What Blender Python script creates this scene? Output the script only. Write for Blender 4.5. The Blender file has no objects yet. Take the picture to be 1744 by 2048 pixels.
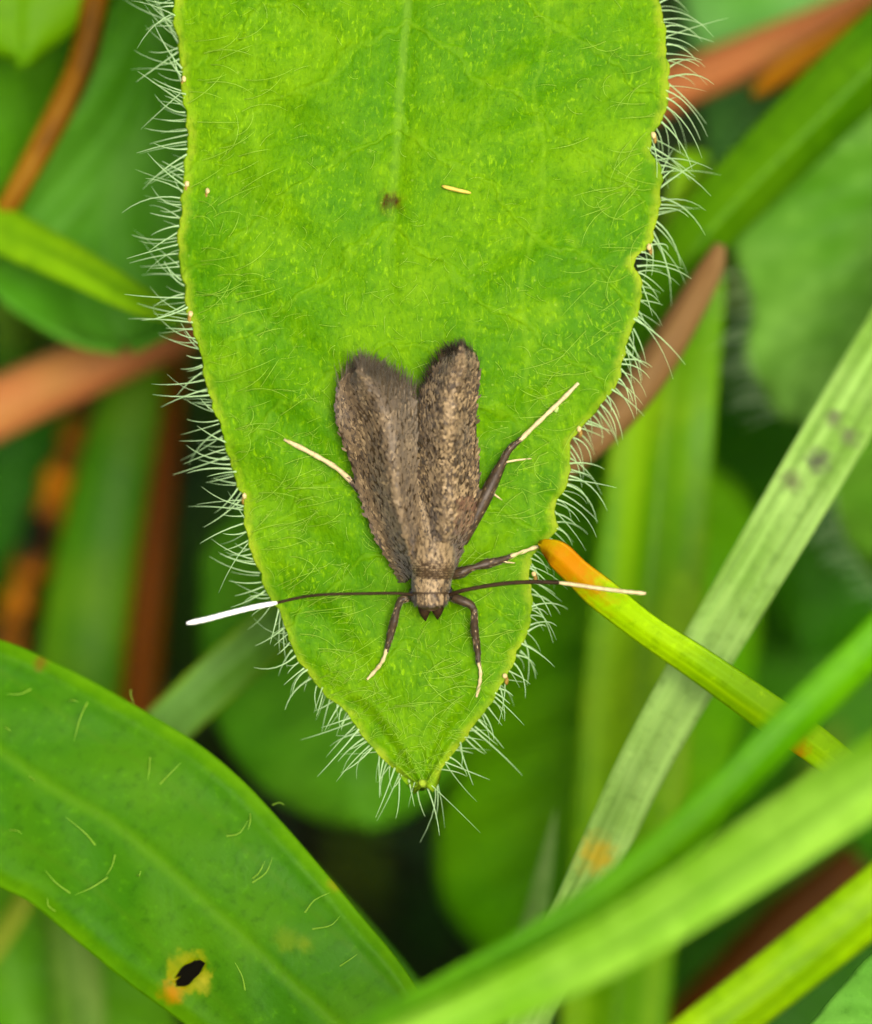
import bpy, math, random
import numpy as np
from mathutils import Vector, Matrix, Euler

# ------------------------------------------------------------------ camera, sky, sun, exposure
U = 0.001                       # the scene is authored in millimetres and built in metres (life size)
PXMM = 85.0                     # photograph pixels per millimetre on the leaf under the moth
D = 100.0                       # lens to leaf, mm
TILT = math.radians(35)         # camera looks down, 35 degrees off the vertical
GROUND = 62.0                   # height of the leaf above the soil, mm
ROT = Euler((TILT, 0, 0)).to_matrix()
RN = np.array(ROT)
ORG = np.array([0.0, 0.0, GROUND])

sc = bpy.context.scene
C = sc.collection
cam_d = bpy.data.cameras.new('camera')
cam = bpy.data.objects.new('camera', cam_d); C.objects.link(cam)
cam.rotation_euler = (TILT, 0, 0)
cam.location = Vector((RN @ np.array([0, 0, D]) + ORG) * U)
cam_d.sensor_fit = 'HORIZONTAL'; cam_d.sensor_width = 36.0
cam_d.lens = 36.0 * D / (1744 / PXMM)
cam_d.clip_start = 0.002; cam_d.clip_end = 200
cam_d.dof.use_dof = True
cam_d.dof.focus_distance = (D - 0.35) * U
APERTURE = 4.8                  # mm
cam_d.dof.aperture_fstop = cam_d.lens / APERTURE
sc.camera = cam

SUN_CAM = Vector((0.22, 0.06, 0.97)).normalized()
sun_dir = (ROT @ SUN_CAM).normalized()
SUN_EL = math.asin(sun_dir.z); SUN_AZ = math.atan2(sun_dir.x, sun_dir.y)
world = bpy.data.worlds.new('World'); sc.world = world; world.use_nodes = True
wn = world.node_tree.nodes; wl = world.node_tree.links
sky = wn.new('ShaderNodeTexSky'); sky.sky_type = 'NISHITA'; sky.sun_disc = False
sky.sun_elevation = SUN_EL; sky.sun_rotation = SUN_AZ
sky.air_density = 1.0; sky.dust_density = 9.0; sky.ozone_density = 0.2
bg = wn['Background']; bg.inputs['Strength'].default_value = 0.13
wl.new(sky.outputs[0], bg.inputs['Color'])
sl = bpy.data.lights.new('sun', 'SUN'); sl.energy = 1.5; sl.angle = math.radians(24); sl.color = (1, 0.95, 0.86)
sun = bpy.data.objects.new('sun', sl); C.objects.link(sun)
sun.rotation_euler = sun_dir.to_track_quat('Z', 'Y').to_euler()
sun.location = Vector(sun_dir) * 0.5
vs = sc.view_settings
vs.view_transform = 'Standard'; vs.look = 'None'; vs.gamma = 1.0; vs.use_curve_mapping = False
vs.exposure = 1.0
sc.render.engine = 'CYCLES'
sc.cycles.use_denoising = True
sc.cycles.use_adaptive_sampling = True; sc.cycles.adaptive_threshold = 0.02
sc.cycles.max_bounces = 5; sc.cycles.diffuse_bounces = 4; sc.cycles.glossy_bounces = 2; sc.cycles.transmission_bounces = 4; sc.cycles.transparent_max_bounces = 4
sc.cycles.caustics_reflective = False; sc.cycles.caustics_refractive = False

rnd = random.Random(7)
nr = np.random.default_rng(7)

# ------------------------------------------------------------------ helpers
def lin(r, g, b, k=1.0):
    f = lambda c: ((c/255 + 0.055) / 1.055) ** 2.4 if c > 10 else c / 255 / 12.92
    return (f(r)*k, f(g)*k, f(b)*k, 1)

def Pc(px, py, d):
    """photo pixel at depth d (mm behind the leaf plane) -> camera-aligned mm"""
    s = (D + d) / D / PXMM
    return np.array([(px - 872) * s, (1024 - py) * s, -d])

def to_world(a):
    return (np.asarray(a) @ RN.T + ORG) * U

def DS(d): return d if d < 5 else 5 + (d-5)*0.7

def W(px, py, d):
    return to_world(Pc(px, py, d))

def spline(pts, n):
    """Catmull-Rom through rows of pts, n samples, even in chord length"""
    p = np.asarray(pts, float)
    if len(p) == 2:
        t = np.linspace(0, 1, n)[:, None]; return p[0] * (1 - t) + p[1] * t
    e = np.vstack([2*p[0] - p[1], p, 2*p[-1] - p[-2]])
    out = []
    for i in range(len(p) - 1):
        a, b, c, d = e[i:i+4]
        t = np.linspace(0, 1, 24, endpoint=False)[:, None]
        out.append(0.5 * (2*b + (c-a)*t + (2*a-5*b+4*c-d)*t*t + (3*b-a-3*c+d)*t**3))
    q = np.vstack(out + [p[-1:]])
    L = np.concatenate([[0], np.cumsum(np.linalg.norm(np.diff(q[:, :2], axis=0), axis=1) + 1e-9)])
    s = np.linspace(0, L[-1], n)
    return np.column_stack([np.interp(s, L, q[:, k]) for k in range(q.shape[1])])

def link(o, parent=None):
    C.objects.link(o)
    if parent is not None: o.parent = parent
    return o

def tag(o, label, cat, group=None, kind=None):
    o['label'] = label
    if cat: o['category'] = cat
    if group: o['group'] = group
    if kind: o['kind'] = kind
    return o

def empty(name, at):
    o = bpy.data.objects.new(name, None); C.objects.link(o)
    o.empty_display_size = 0.001
    o.location = Vector(at)
    return o

def mesh(name, v, f, mat, parent=None, origin=None, attr=None, col=None, smooth=True):
    """v: world metres. One mesh object; origin defaults to the parent's place or the first vertex."""
    v = np.asarray(v, float)
    if origin is None:
        org = np.zeros(3); o_ = parent
        if parent is not None:
            while o_ is not None: org = org + np.array(o_.location); o_ = o_.parent
            loc = (0, 0, 0)
        else:
            org = v[0].copy(); loc = tuple(org)
    else:
        org = np.asarray(origin, float); loc = tuple(org)
    me = bpy.data.meshes.new(name)
    me.from_pydata((v - org).tolist(), [], [tuple(int(i) for i in q) for q in f])
    if smooth: me.polygons.foreach_set('use_smooth', np.ones(len(me.polygons), bool))
    if attr is not None:
        a = me.attributes.new('lm', 'FLOAT_VECTOR', 'POINT'); a.data.foreach_set('vector', np.asarray(attr, np.float32).ravel())
    if col is not None:
        cc = np.asarray(col, np.float32)
        if cc.shape[1] == 3: cc = np.column_stack([cc, np.ones(len(cc), np.float32)])
        a = me.attributes.new('col', 'FLOAT_COLOR', 'POINT'); a.data.foreach_set('color', cc.ravel())
    me.materials.append(mat); me.update()
    o = bpy.data.objects.new(name, me); o.location = loc
    return link(o, parent)

def grid_faces(nv, nu, keep=None):
    f = []
    for i in range(nv - 1):
        for j in range(nu - 1):
            if keep is not None and not keep[i, j]: continue
            a = i*nu + j
            f.append((a, a+1, a+nu+1, a+nu))
    return f

def shell(G, thick, attr, keep=None):
    """G: (nv,nu,3) camera-aligned mm grid -> closed sheet of given thickness: verts, faces, attribute"""
    nv, nu, _ = G.shape
    du = np.gradient(G, axis=1); dv = np.gradient(G, axis=0)
    n = np.cross(du, dv); n /= (np.linalg.norm(n, axis=2, keepdims=True) + 1e-12)
    n *= np.sign(n[..., 2:3].mean() + 1e-9)
    th = thick if np.ndim(thick) else np.full((nv, nu), thick)
    top = G.reshape(-1, 3); bot = (G - n * th[..., None]).reshape(-1, 3)
    f = grid_faces(nv, nu, keep); N = nv * nu
    faces = list(f) + [tuple(N + i for i in q[::-1]) for q in f]
    edges = {}
    for q in f:
        for a, b in zip(q, q[1:] + q[:1]):
            if (b, a) in edges: del edges[(b, a)]
            else: edges[(a, b)] = 1
    for a, b in edges: faces.append((b, a, N + a, N + b))
    A = attr.reshape(-1, 3)
    used = sorted({i for q in faces for i in q}); remap = {k: i for i, k in enumerate(used)}
    V = np.vstack([top, bot])[used]; AA = np.vstack([A, A])[used]
    return V, [tuple(remap[i] for i in q) for q in faces], AA

def tube(pts, radii, sides=8, flat=1.0, caps=True):
    """pts (n,3) camera mm, radii mm -> verts, faces, lm"""
    p = np.asarray(pts, float); r = np.asarray(radii, float); n = len(p)
    T = np.gradient(p, axis=0); T /= np.linalg.norm(T, axis=1, keepdims=True) + 1e-12
    ref = np.array([0, 0, 1.0])
    V = []; A = []; L = np.concatenate([[0], np.cumsum(np.linalg.norm(np.diff(p, axis=0), axis=1))])
    for i in range(n):
        b = np.cross(T[i], ref)
        if np.linalg.norm(b) < 1e-3: b = np.cross(T[i], np.array([0, 1.0, 0]))
        b /= np.linalg.norm(b); nn = np.cross(b, T[i])
        for k in range(sides):
            a = 2*math.pi*k/sides
            V.append(p[i] + r[i]*(math.cos(a)*b + flat*math.sin(a)*nn)); A.append((math.sin(a)*r[i], L[i], math.cos(a)*r[i]))
    f = []
    for i in range(n - 1):
        for k in range(sides):
            k2 = (k+1) % sides
            f.append((i*sides+k, i*sides+k2, (i+1)*sides+k2, (i+1)*sides+k))
    if caps:
        f.append(tuple(range(sides))[::-1]); f.append(tuple((n-1)*sides + k for k in range(sides)))
    return np.array(V), f, np.array(A)

class Bag:
    """collects several pieces into one mesh"""
    def __init__(s): s.v = []; s.f = []; s.a = []; s.c = []; s.n = 0
    def add(s, v, f, a=None, c=None):
        v = np.asarray(v); s.v.append(v); s.f += [tuple(i + s.n for i in q) for q in f]
        s.a.append(np.zeros((len(v), 3)) if a is None else a)
        if c is not None: s.c.append(np.tile(np.asarray(c)[:3], (len(v), 1)))
        s.n += len(v)
    def build(s, name, mat, parent=None, smooth=True):
        return mesh(name, to_world(np.vstack(s.v)), s.f, mat, parent, attr=np.vstack(s.a), col=np.vstack(s.c) if s.c else None, smooth=smooth)

# ------------------------------------------------------------------ materials
class NT:
    def __init__(s, name):
        s.m = bpy.data.materials.new(name); s.m.use_nodes = True
        s.t = s.m.node_tree; s.N = s.t.nodes; s.L = s.t.links
        s.bsdf = s.N['Principled BSDF']; s.out = s.N['Material Output']
    def new(s, typ, **kw):
        n = s.N.new(typ)
        for k, v in kw.items():
            if hasattr(n, k): setattr(n, k, v)
            else: n.inputs[k].default_value = v
        return n
    def attr(s, nm):
        return s.new('ShaderNodeAttribute', attribute_name=nm)
    def mapv(s, src, scale):
        m = s.new('ShaderNodeMapping'); m.inputs['Scale'].default_value = scale; s.L.new(src, m.inputs['Vector']); return m.outputs[0]
    def noise(s, vec, scale, detail=3.0, rough=0.55, dist=0.0):
        n = s.new('ShaderNodeTexNoise'); n.inputs['Scale'].default_value = scale; n.inputs['Detail'].default_value = detail
        n.inputs['Roughness'].default_value = rough; n.inputs['Distortion'].default_value = dist
        s.L.new(vec, n.inputs['Vector']); return n.outputs['Fac']
    def ramp(s, fac, stops):
        r = s.new('ShaderNodeValToRGB'); e = r.color_ramp.elements
        e[0].position, e[0].color = stops[0]; e[1].position, e[1].color = stops[-1]
        for p, c in stops[1:-1]:
            x = e.new(p); x.color = c
        s.L.new(fac, r.inputs[0]); return r.outputs[0]
    def mix(s, a, b, fac, mode='MIX'):
        m = s.new('ShaderNodeMix', data_type='RGBA', blend_type=mode)
        for sock, v in ((m.inputs[0], fac), (m.inputs[6], a), (m.inputs[7], b)):
            if isinstance(v, bpy.types.NodeSocket): s.L.new(v, sock)
            else: sock.default_value = v
        return m.outputs[2]
    def math(s, op, a, b=0.0, c=None, clamp=False):
        m = s.new('ShaderNodeMath', operation=op); m.use_clamp = clamp
        for i, v in enumerate((a, b, c)):
            if v is None: continue
            if isinstance(v, bpy.types.NodeSocket): s.L.new(v, m.inputs[i])
            else: m.inputs[i].default_value = v
        return m.outputs[0]
    def sep(s, vec):
        x = s.new('ShaderNodeSeparateXYZ'); s.L.new(vec, x.inputs[0]); return x.outputs
    def rng(s, v, a, b, c=0.0, d=1.0):
        m = s.new('ShaderNodeMapRange'); m.interpolation_type = 'SMOOTHSTEP'
        for k, x in zip((1, 2, 3, 4), (a, b, c, d)): m.inputs[k].default_value = x
        s.L.new(v, m.inputs[0]); return m.outputs[0]
    def bump(s, h, strength, dist_mm):
        b = s.new('ShaderNodeBump'); b.inputs['Strength'].default_value = strength; b.inputs['Distance'].default_value = dist_mm * U
        s.L.new(h, b.inputs['Height']); s.L.new(b.outputs[0], s.bsdf.inputs['Normal']); return b.outputs[0]
    def finish(s, color, rough=0.5, spec=0.4, trans=0.0, tcol=None, nrm=None, sheen=0.0):
        B = s.bsdf
        if isinstance(color, bpy.types.NodeSocket): s.L.new(color, B.inputs['Base Color'])
        else: B.inputs['Base Color'].default_value = color
        if isinstance(rough, bpy.types.NodeSocket): s.L.new(rough, B.inputs['Roughness'])
        else: B.inputs['Roughness'].default_value = rough
        B.inputs['Specular IOR Level'].default_value = spec
        if sheen: B.inputs['Sheen Weight'].default_value = sheen
        if trans > 0:
            t = s.new('ShaderNodeBsdfTranslucent')
            tc = color if tcol is None else tcol
            if isinstance(tc, bpy.types.NodeSocket): s.L.new(tc, t.inputs['Color'])
            else: t.inputs['Color'].default_value = tc
            if nrm is not None: s.L.new(nrm, t.inputs['Normal'])
            mx = s.new('ShaderNodeMixShader'); mx.inputs[0].default_value = trans
            s.L.new(B.outputs[0], mx.inputs[1]); s.L.new(t.outputs[0], mx.inputs[2]); s.L.new(mx.outputs[0], s.out.inputs['Surface'])
        return s.m

def leaf_mat(name, c1, c2, rough=0.45, trans=0.3, spec=0.07, edge=None, edge_w=0.5, fine=6.0, big=0.3, bump=0.05, ribs=0.0, spots=None, seed=0.0, extra=None):
    """c1/c2: linear colours mottled over the blade; lm = (across mm, along mm, distance to edge mm)"""
    s = NT(name); lm = s.attr('lm').outputs['Vector']
    off = s.new('ShaderNodeVectorMath', operation='ADD'); off.inputs[1].default_value = (seed*3.1, seed*7.7, 0); s.L.new(lm, off.inputs[0]); v = off.outputs[0]
    X = s.sep(lm)
    flatv = s.mapv(v, (1, 1, 0))
    nb = s.noise(flatv, big, 3)
    col = s.mix(c1, c2, s.rng(nb, 0.35, 0.65))
    nf = s.noise(flatv, fine, 4, 0.65)
    dark = tuple(x*0.62 for x in c1[:3]) + (1,)
    lite = tuple(min(1, x*1.35) for x in c2[:3]) + (1,)
    col = s.mix(col, dark, s.math('MULTIPLY', s.rng(nf, 0.5, 0.28), 0.55))
    col = s.mix(col, lite, s.math('MULTIPLY', s.rng(nf, 0.55, 0.75), 0.6))
    h = nf
    if ribs > 0:
        sv = s.mapv(v, (1, 0.03, 0))
        rb = s.noise(sv, ribs, 2, 0.5)
        col = s.mix(col, dark, s.math('MULTIPLY', s.rng(rb, 0.48, 0.3), 0.6))
        col = s.mix(col, lite, s.math('MULTIPLY', s.rng(rb, 0.52, 0.7), 0.6))
        h = s.math('ADD', s.math('MULTIPLY', nf, 0.3), s.math('MULTIPLY', rb, 1.5))
    if edge is not None:
        wob = s.math('ADD', X[2], s.math('MULTIPLY', s.math('SUBTRACT', s.noise(flatv, 2.0), 0.5), edge_w*0.8))
        col = s.mix(col, edge, s.math('MULTIPLY', s.rng(wob, edge_w, edge_w*0.1), s.rng(s.noise(flatv, 0.9, 3), 0.3, 0.65, 0.35, 0.95)))
    if spots is not None:
        for (sx, sy, r0, r1, c) in spots:
            dv = s.new('ShaderNodeVectorMath', operation='DISTANCE'); dv.inputs[1].default_value = (sx, sy, 0); s.L.new(s.mapv(lm, (1, 1, 0)), dv.inputs[0])
            dd = s.math('ADD', dv.outputs['Value'], s.math('MULTIPLY', s.math('SUBTRACT', s.noise(flatv, 3.5, 3), 0.5), r1*1.2))
            col = s.mix(col, c, s.rng(dd, r1, r0))
    if extra: col, h = extra(s, col, h, X, flatv)
    nrm = s.bump(h, 0.6, bump)
    rr = s.rng(nb, 0.2, 0.8, max(0.15, rough-0.08), rough+0.12)
    return s.finish(col, rr, spec, trans, None, nrm)

def attr_mat(name, rough=0.6, spec=0.3, trans=0.0, sheen=0.0):
    s = NT(name); return s.finish(s.attr('col').outputs['Color'], rough, spec, trans, None, None, sheen)

def plain_mat(name, c, rough=0.5, spec=0.4, trans=0.0, var=0.25, scale=6.0, bump=0.02):
    s = NT(name); lm = s.attr('lm').outputs['Vector']; n = s.noise(lm, scale, 3)
    a = tuple(x*(1-var) for x in c[:3]) + (1,); b = tuple(min(1, x*(1+var)) for x in c[:3]) + (1,)
    col = s.mix(a, b, s.rng(n, 0.3, 0.7)); nrm = s.bump(n, 0.5, bump)
    return s.finish(col, rough, spec, trans, None, nrm)

# ------------------------------------------------------------------ ground
gm = NT('soil'); tc = gm.new('ShaderNodeTexCoord').outputs['Object']
n1 = gm.noise(tc, 220, 6, 0.7); n2 = gm.noise(tc, 40, 3)
gcol = gm.mix(gm.ramp(n1, [(0.3, (0.004, 0.004, 0.002, 1)), (0.7, (0.022, 0.018, 0.008, 1))]), (0.008, 0.018, 0.002, 1), gm.rng(n2, 0.45, 0.6))
gm.bump(n1, 1.0, 3.0); soil = gm.finish(gcol, 0.95, 0.1)
def ground_z(x, y): return 2.2*math.sin(x*0.11+1)*math.cos(y*0.09) + 1.2*math.sin(x*0.31+y*0.23)
xs = np.concatenate([[-30000, -3000, -600], np.linspace(-150, 150, 61), [600, 3000, 30000]])
gv = [(x*U, y*U, (ground_z(x, y) if abs(x) < 160 and abs(y) < 160 else 0)*U) for y in xs for x in xs]
g = mesh('ground', gv, grid_faces(len(xs), len(xs)), soil, origin=(0, 0, 0)); g['kind'] = 'structure'
g['label'] = 'dark soil under the meadow plants'

# ------------------------------------------------------------------ blade and leaf builders
def run_on(ctr, wd, pts, both=False):
    """outside the picture a blade goes on: one end curves down to its root in the soil, the other tapers to a point"""
    off = [not (-10 < p[0] < 1754 and -10 < p[1] < 2058) for p in (pts[0], pts[-1])]
    z = [(RN @ ctr[0] + ORG)[2], (RN @ ctr[-1] + ORG)[2]]
    root = 0 if (off[0] and (not off[1] or z[0] < z[1])) else 1
    for e in (0, 1):
        if not off[e]: continue
        p, q_ = (ctr[0], ctr[2]) if e == 0 else (ctr[-1], ctr[-3]); w0 = wd[0] if e == 0 else wd[-1]
        P_ = RN @ p + ORG; t = unit(RN @ (p - q_)); n = 22; k = np.linspace(0, 1, n+1)[1:, None]
        if e == root or both:
            h = max(P_[2], 6.0); hz = np.array([t[0], t[1], 0.0])
            g_ = np.array([P_[0], P_[1], 0.0]) + hz*h*0.75; g_[2] = ground_z(g_[0], g_[1]) - 1.5
            b1, b2 = P_ + t*h*0.45, g_ + np.array([0, 0, h*0.4])
            E = (1-k)**3*P_ + 3*(1-k)**2*k*b1 + 3*(1-k)*k*k*b2 + k**3*g_; we = w0*(1-0.3*k[:, 0])
        else:
            Lk = 16.0; E = P_ + t*Lk*k + np.array([0, 0, -0.28*Lk])*k*k; we = w0*np.maximum(0.02, 1-k[:, 0]**1.6)
        E = (E - ORG) @ RN
        if e == 0: ctr = np.vstack([E[::-1], ctr]); wd = np.concatenate([we[::-1], wd])
        else: ctr = np.vstack([ctr, E]); wd = np.concatenate([wd, we])
    return ctr, wd
def ribbon(name, pts, mat, roll=0.0, prof='v', depth=0.18, nu=13, nv=60, thick=0.16, wav=0.0, parent=None, ribs=0, rib_h=0.03):
    """grass blade along pixel points (px, py, depth mm, width px)"""
    q = spline([(p[0], p[1], DS(p[2]), p[3]) for p in pts], nv)
    sc_ = (D + q[:, 2]) / D / PXMM
    ctr = np.column_stack([(q[:, 0]-872)*sc_, (1024-q[:, 1])*sc_, -q[:, 2]]); wd = q[:, 3]*sc_
    n_in = 0 if (-10 < pts[0][0] < 1754 and -10 < pts[0][1] < 2058) else 22
    ctr, wd = run_on(ctr, wd, pts); nv = len(ctr)
    T = np.gradient(ctr, axis=0); T /= np.linalg.norm(T, axis=1, keepdims=True)
    L = np.concatenate([[0], np.cumsum(np.linalg.norm(np.diff(ctr, axis=0), axis=1))]); L = L - L[n_in]
    s = np.linspace(-1, 1, nu)
    pr = {'v': np.abs(s), 'u': s*s, 'n': -s*s, 'flat': 0*s, 'm': -np.abs(s)}[prof] * depth
    if ribs: pr = pr + rib_h*np.cos(s*ribs*math.pi)
    rl = np.broadcast_to(np.radians(np.asarray(roll, float)), (nv,)) if np.ndim(roll) == 0 else np.interp(np.linspace(0, 1, nv), np.linspace(0, 1, len(roll)), np.radians(roll))
    G = np.zeros((nv, nu, 3)); A = np.zeros((nv, nu, 3))
    for i in range(nv):
        n0 = np.array([0, 0, 1.0]); n0 = n0 - T[i]*np.dot(n0, T[i]); n0 /= np.linalg.norm(n0)
        b0 = np.cross(T[i], n0)
        b = b0*math.cos(rl[i]) + n0*math.sin(rl[i]); n = np.cross(b, T[i])
        n = n if n[2] > 0 else -n
        wob = wav*math.sin(L[i]*0.9 + wd[0]*3)
        for j in range(nu):
            G[i, j] = ctr[i] + b*(s[j]*wd[i]/2) + n*((pr[j] + wob*s[j])*wd[i])
            A[i, j] = (s[j]*wd[i]/2, L[i], (1-abs(s[j]))*wd[i]/2)
    V, F, AA = shell(G, thick, A)
    return mesh(name, to_world(V), F, mat, parent, attr=AA)

def leaf_sheet(name, left, right, mat, nu=29, nv=70, dome=0.0, groove=0.15, side=0.12, nside=9, thick=0.2, parent=None, hole=None, rag=0.0, fold=0.0):
    """broad leaf between two edge curves of pixel points (px, py, depth mm), base to tip"""
    l = spline(left, nv); r = spline(right, nv); u = np.linspace(0, 1, nu)
    if rag:
        for e, sg in ((l, -1), (r, 1)):
            t = np.arange(nv); e[:, 0] += sg*rag*(np.sin(t*0.9+sg)+0.6*np.sin(t*2.3)); e[:, 1] += rag*0.7*np.sin(t*1.3)
    Q = l[:, None, :]*(1-u)[None, :, None] + r[:, None, :]*u[None, :, None]
    w = np.linalg.norm((r-l)[:, :2], axis=1)[:, None]/PXMM
    c = (u*2-1)[None, :]
    mid = (l + r)/2; along = np.concatenate([[0], np.cumsum(np.linalg.norm(np.diff(mid[:, :2], axis=0), axis=1))])/PXMM
    dep = dome*c*c*np.ones_like(w) + groove*np.exp(-(c/0.07)**2) - fold*np.exp(-((np.abs(c)-0.86)/0.08)**2)
    ph = (np.linspace(0, 1, nv)[:, None]*nside - np.abs(c)*1.2)*2*math.pi
    dep = dep + side*np.cos(ph)*(1-np.exp(-(c/0.15)**2))*(1-c**4)
    Q[..., 2] += dep
    sc_ = (D + Q[..., 2]) / D / PXMM
    G = np.stack([(Q[..., 0]-872)*sc_, (1024-Q[..., 1])*sc_, -Q[..., 2]], axis=-1)
    A = np.stack([c*w/2, np.broadcast_to(along[:, None], (nv, nu)), (1-np.abs(c))*w/2], axis=-1)
    keep = None
    if hole is not None:
        hx, hy, ra, rb, ang = hole
        dx = Q[..., 0]-hx; dy = Q[..., 1]-hy; ca, sa = math.cos(ang), math.sin(ang)
        e = ((dx*ca+dy*sa)/ra)**2 + ((-dx*sa+dy*ca)/rb)**2
        ec = (e[:-1, :-1]+e[1:, :-1]+e[:-1, 1:]+e[1:, 1:])/4
        keep = ec > 1
        inn = np.zeros((nv, nu), bool); out_ = np.zeros((nv, nu), bool)
        for di in (0, 1):
            for dj in (0, 1):
                inn[di:nv-1+di, dj:nu-1+dj] |= ~keep; out_[di:nv-1+di, dj:nu-1+dj] |= keep
        bnd = inn & out_; th = np.arctan2((-dx*sa+dy*ca)/rb, (dx*ca+dy*sa)/ra); k_ = 1 + 0.07*np.sin(3*th+1) + 0.05*np.sin(7*th)
        ex, ey = ra*k_*np.cos(th), rb*k_*np.sin(th)
        nx = hx + ex*ca - ey*sa; ny = hy + ex*sa + ey*ca; s1 = (D+Q[..., 2])/D/PXMM
        G[..., 0] = np.where(bnd, (nx-872)*s1, G[..., 0]); G[..., 1] = np.where(bnd, (1024-ny)*s1, G[..., 1])
    V, F, AA = shell(G, thick, A, keep)
    return mesh(name, to_world(V), F, mat, parent, attr=AA), Q, A

def hair_pts(p0, d, length, bend, seg=6):
    """curved hair in camera mm: start, unit direction, length, bend vector (added quadratically)"""
    t = np.linspace(0, 1, seg)[:, None]
    return p0 + d*t*length + bend*(t**2)*length

def unit(v): v = np.asarray(v, float); return v/ (np.linalg.norm(v)+1e-12)

# ------------------------------------------------------------------ main hairy leaf
LEFT = [(430, -1250), (380, -1000), (345, -700), (335, -350), (341, -120), (345, -20), (352, 60), (362, 150), (373, 260), (369, 340), (359, 430), (358, 520), (371, 600), (380, 640), (395, 690),
        (411, 760), (435, 840), (456, 910), (481, 990), (490, 1050), (508, 1120), (533, 1185), (566, 1235), (580, 1290), (604, 1332), (642, 1378), (690, 1424),
        (726, 1474), (770, 1522), (812, 1556), (838, 1572)]
RIGHT = [(1180, -1250), (1240, -1000), (1285, -700), (1300, -350), (1308, -120), (1314, -20), (1331, 60), (1337, 150), (1331, 230), (1307, 268), (1301, 300), (1321, 340), (1324, 390), (1311, 450), (1297, 493), (1272, 520),
         (1285, 575), (1271, 640), (1252, 700), (1236, 760), (1196, 820), (1162, 858), (1137, 900), (1139, 960), (1112, 1010), (1111, 1060), (1076, 1100), (1061, 1130), (1063, 1180),
         (1060, 1250), (1036, 1310), (1011, 1352), (985, 1402), (950, 1452), (910, 1502), (880, 1542), (852, 1572)]
def by_y(pts):
    q = spline(pts, 1200); y = np.maximum.accumulate(q[:, 1] + np.arange(1200)*1e-6); return y, q[:, 0]
LY, LX = by_y(LEFT); RY, RX = by_y(RIGHT)
def wob(y, k): return (2.6*np.sin(y/11.3+k) + 2.2*np.sin(y/6.1+2*k) + 3.0*np.sin(y/23.7+3*k) + 1.5*np.sin(y/3.7+k*5))*np.clip((1560-y)/120, 0, 1)*(0.45 + 0.4*np.sin(y/61.0+k)**2)
LX = LX + wob(LY, 1.0); RX = RX + wob(RY, 2.3)
def leaf_lr(y): return np.interp(y, LY, LX), np.interp(y, RY, RX)
MIDY = [-1250, 0, 200, 420, 600, 1000, 1400, 1575]; MIDX = [820, 814, 800, 784, 772, 790, 830, 845]
def leafd(x, y):
    l, r = leaf_lr(y); m = np.interp(y, MIDY, MIDX)
    c = np.where(x < m, (x-m)/(m-l+1e-6), (x-m)/(r-m+1e-6)); c = np.clip(c, -1.05, 1.05)
    d = 0.42*np.abs(c)**2.4*np.clip((1590-y)/650, 0.08, 1) + 0.16*np.exp(-(c/0.045)**2)*np.clip((1000-y)/700, 0, 1)
    d = d + 0.12*np.clip((y-1250)/325, 0, 1)**2 + 1.2*np.clip((200-y)/900, 0, 3)**2 - 0.1
    ph = (y/210.0 + np.abs(c)*1.5)*2*math.pi
    d = d + 0.10*np.cos(ph)*np.exp(-((np.abs(c)-0.5)/0.3)**2)
    d = d + 0.10*np.sin(y*0.03 + 1.3)*np.clip(np.abs(c)-0.75, 0, 1)*4*np.sign(c) + 0.05*np.sin(x*0.021+y*0.013)
    return d
nv, nu = 270, 84
ys = np.concatenate([np.linspace(-1250, -40, 60, endpoint=False), np.linspace(-40, 1572.5, nv-60)])
u_ = np.sin(np.linspace(-1, 1, nu)*math.pi/2*0.82)/math.sin(math.pi/2*0.82)
G = np.zeros((nv, nu, 3)); A = np.zeros((nv, nu, 3))
for i, y in enumerate(ys):
    l, r = leaf_lr(y); m = (l+r)/2; x = m + u_*(r-l)/2
    yy = y + 0*x
    if y > 1500: yy = y + (y-1500)*0.05*(1-u_**2)
    d = leafd(x, yy)
    s = (D + d)/D/PXMM
    G[i] = np.stack([(x-872)*s, (1024-yy)*s, -d], axis=-1)
    A[i] = np.stack([(x-np.interp(y, MIDY, MIDX))/PXMM, yy/PXMM, (1-np.abs(u_))*(r-l)/2/PXMM], axis=-1)
hl = empty('hairy_leaf', W(805, -1250, 4))
tag(hl, 'broad bright green hairy leaf with pointed tip, carrying the moth', 'leaf')

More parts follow.
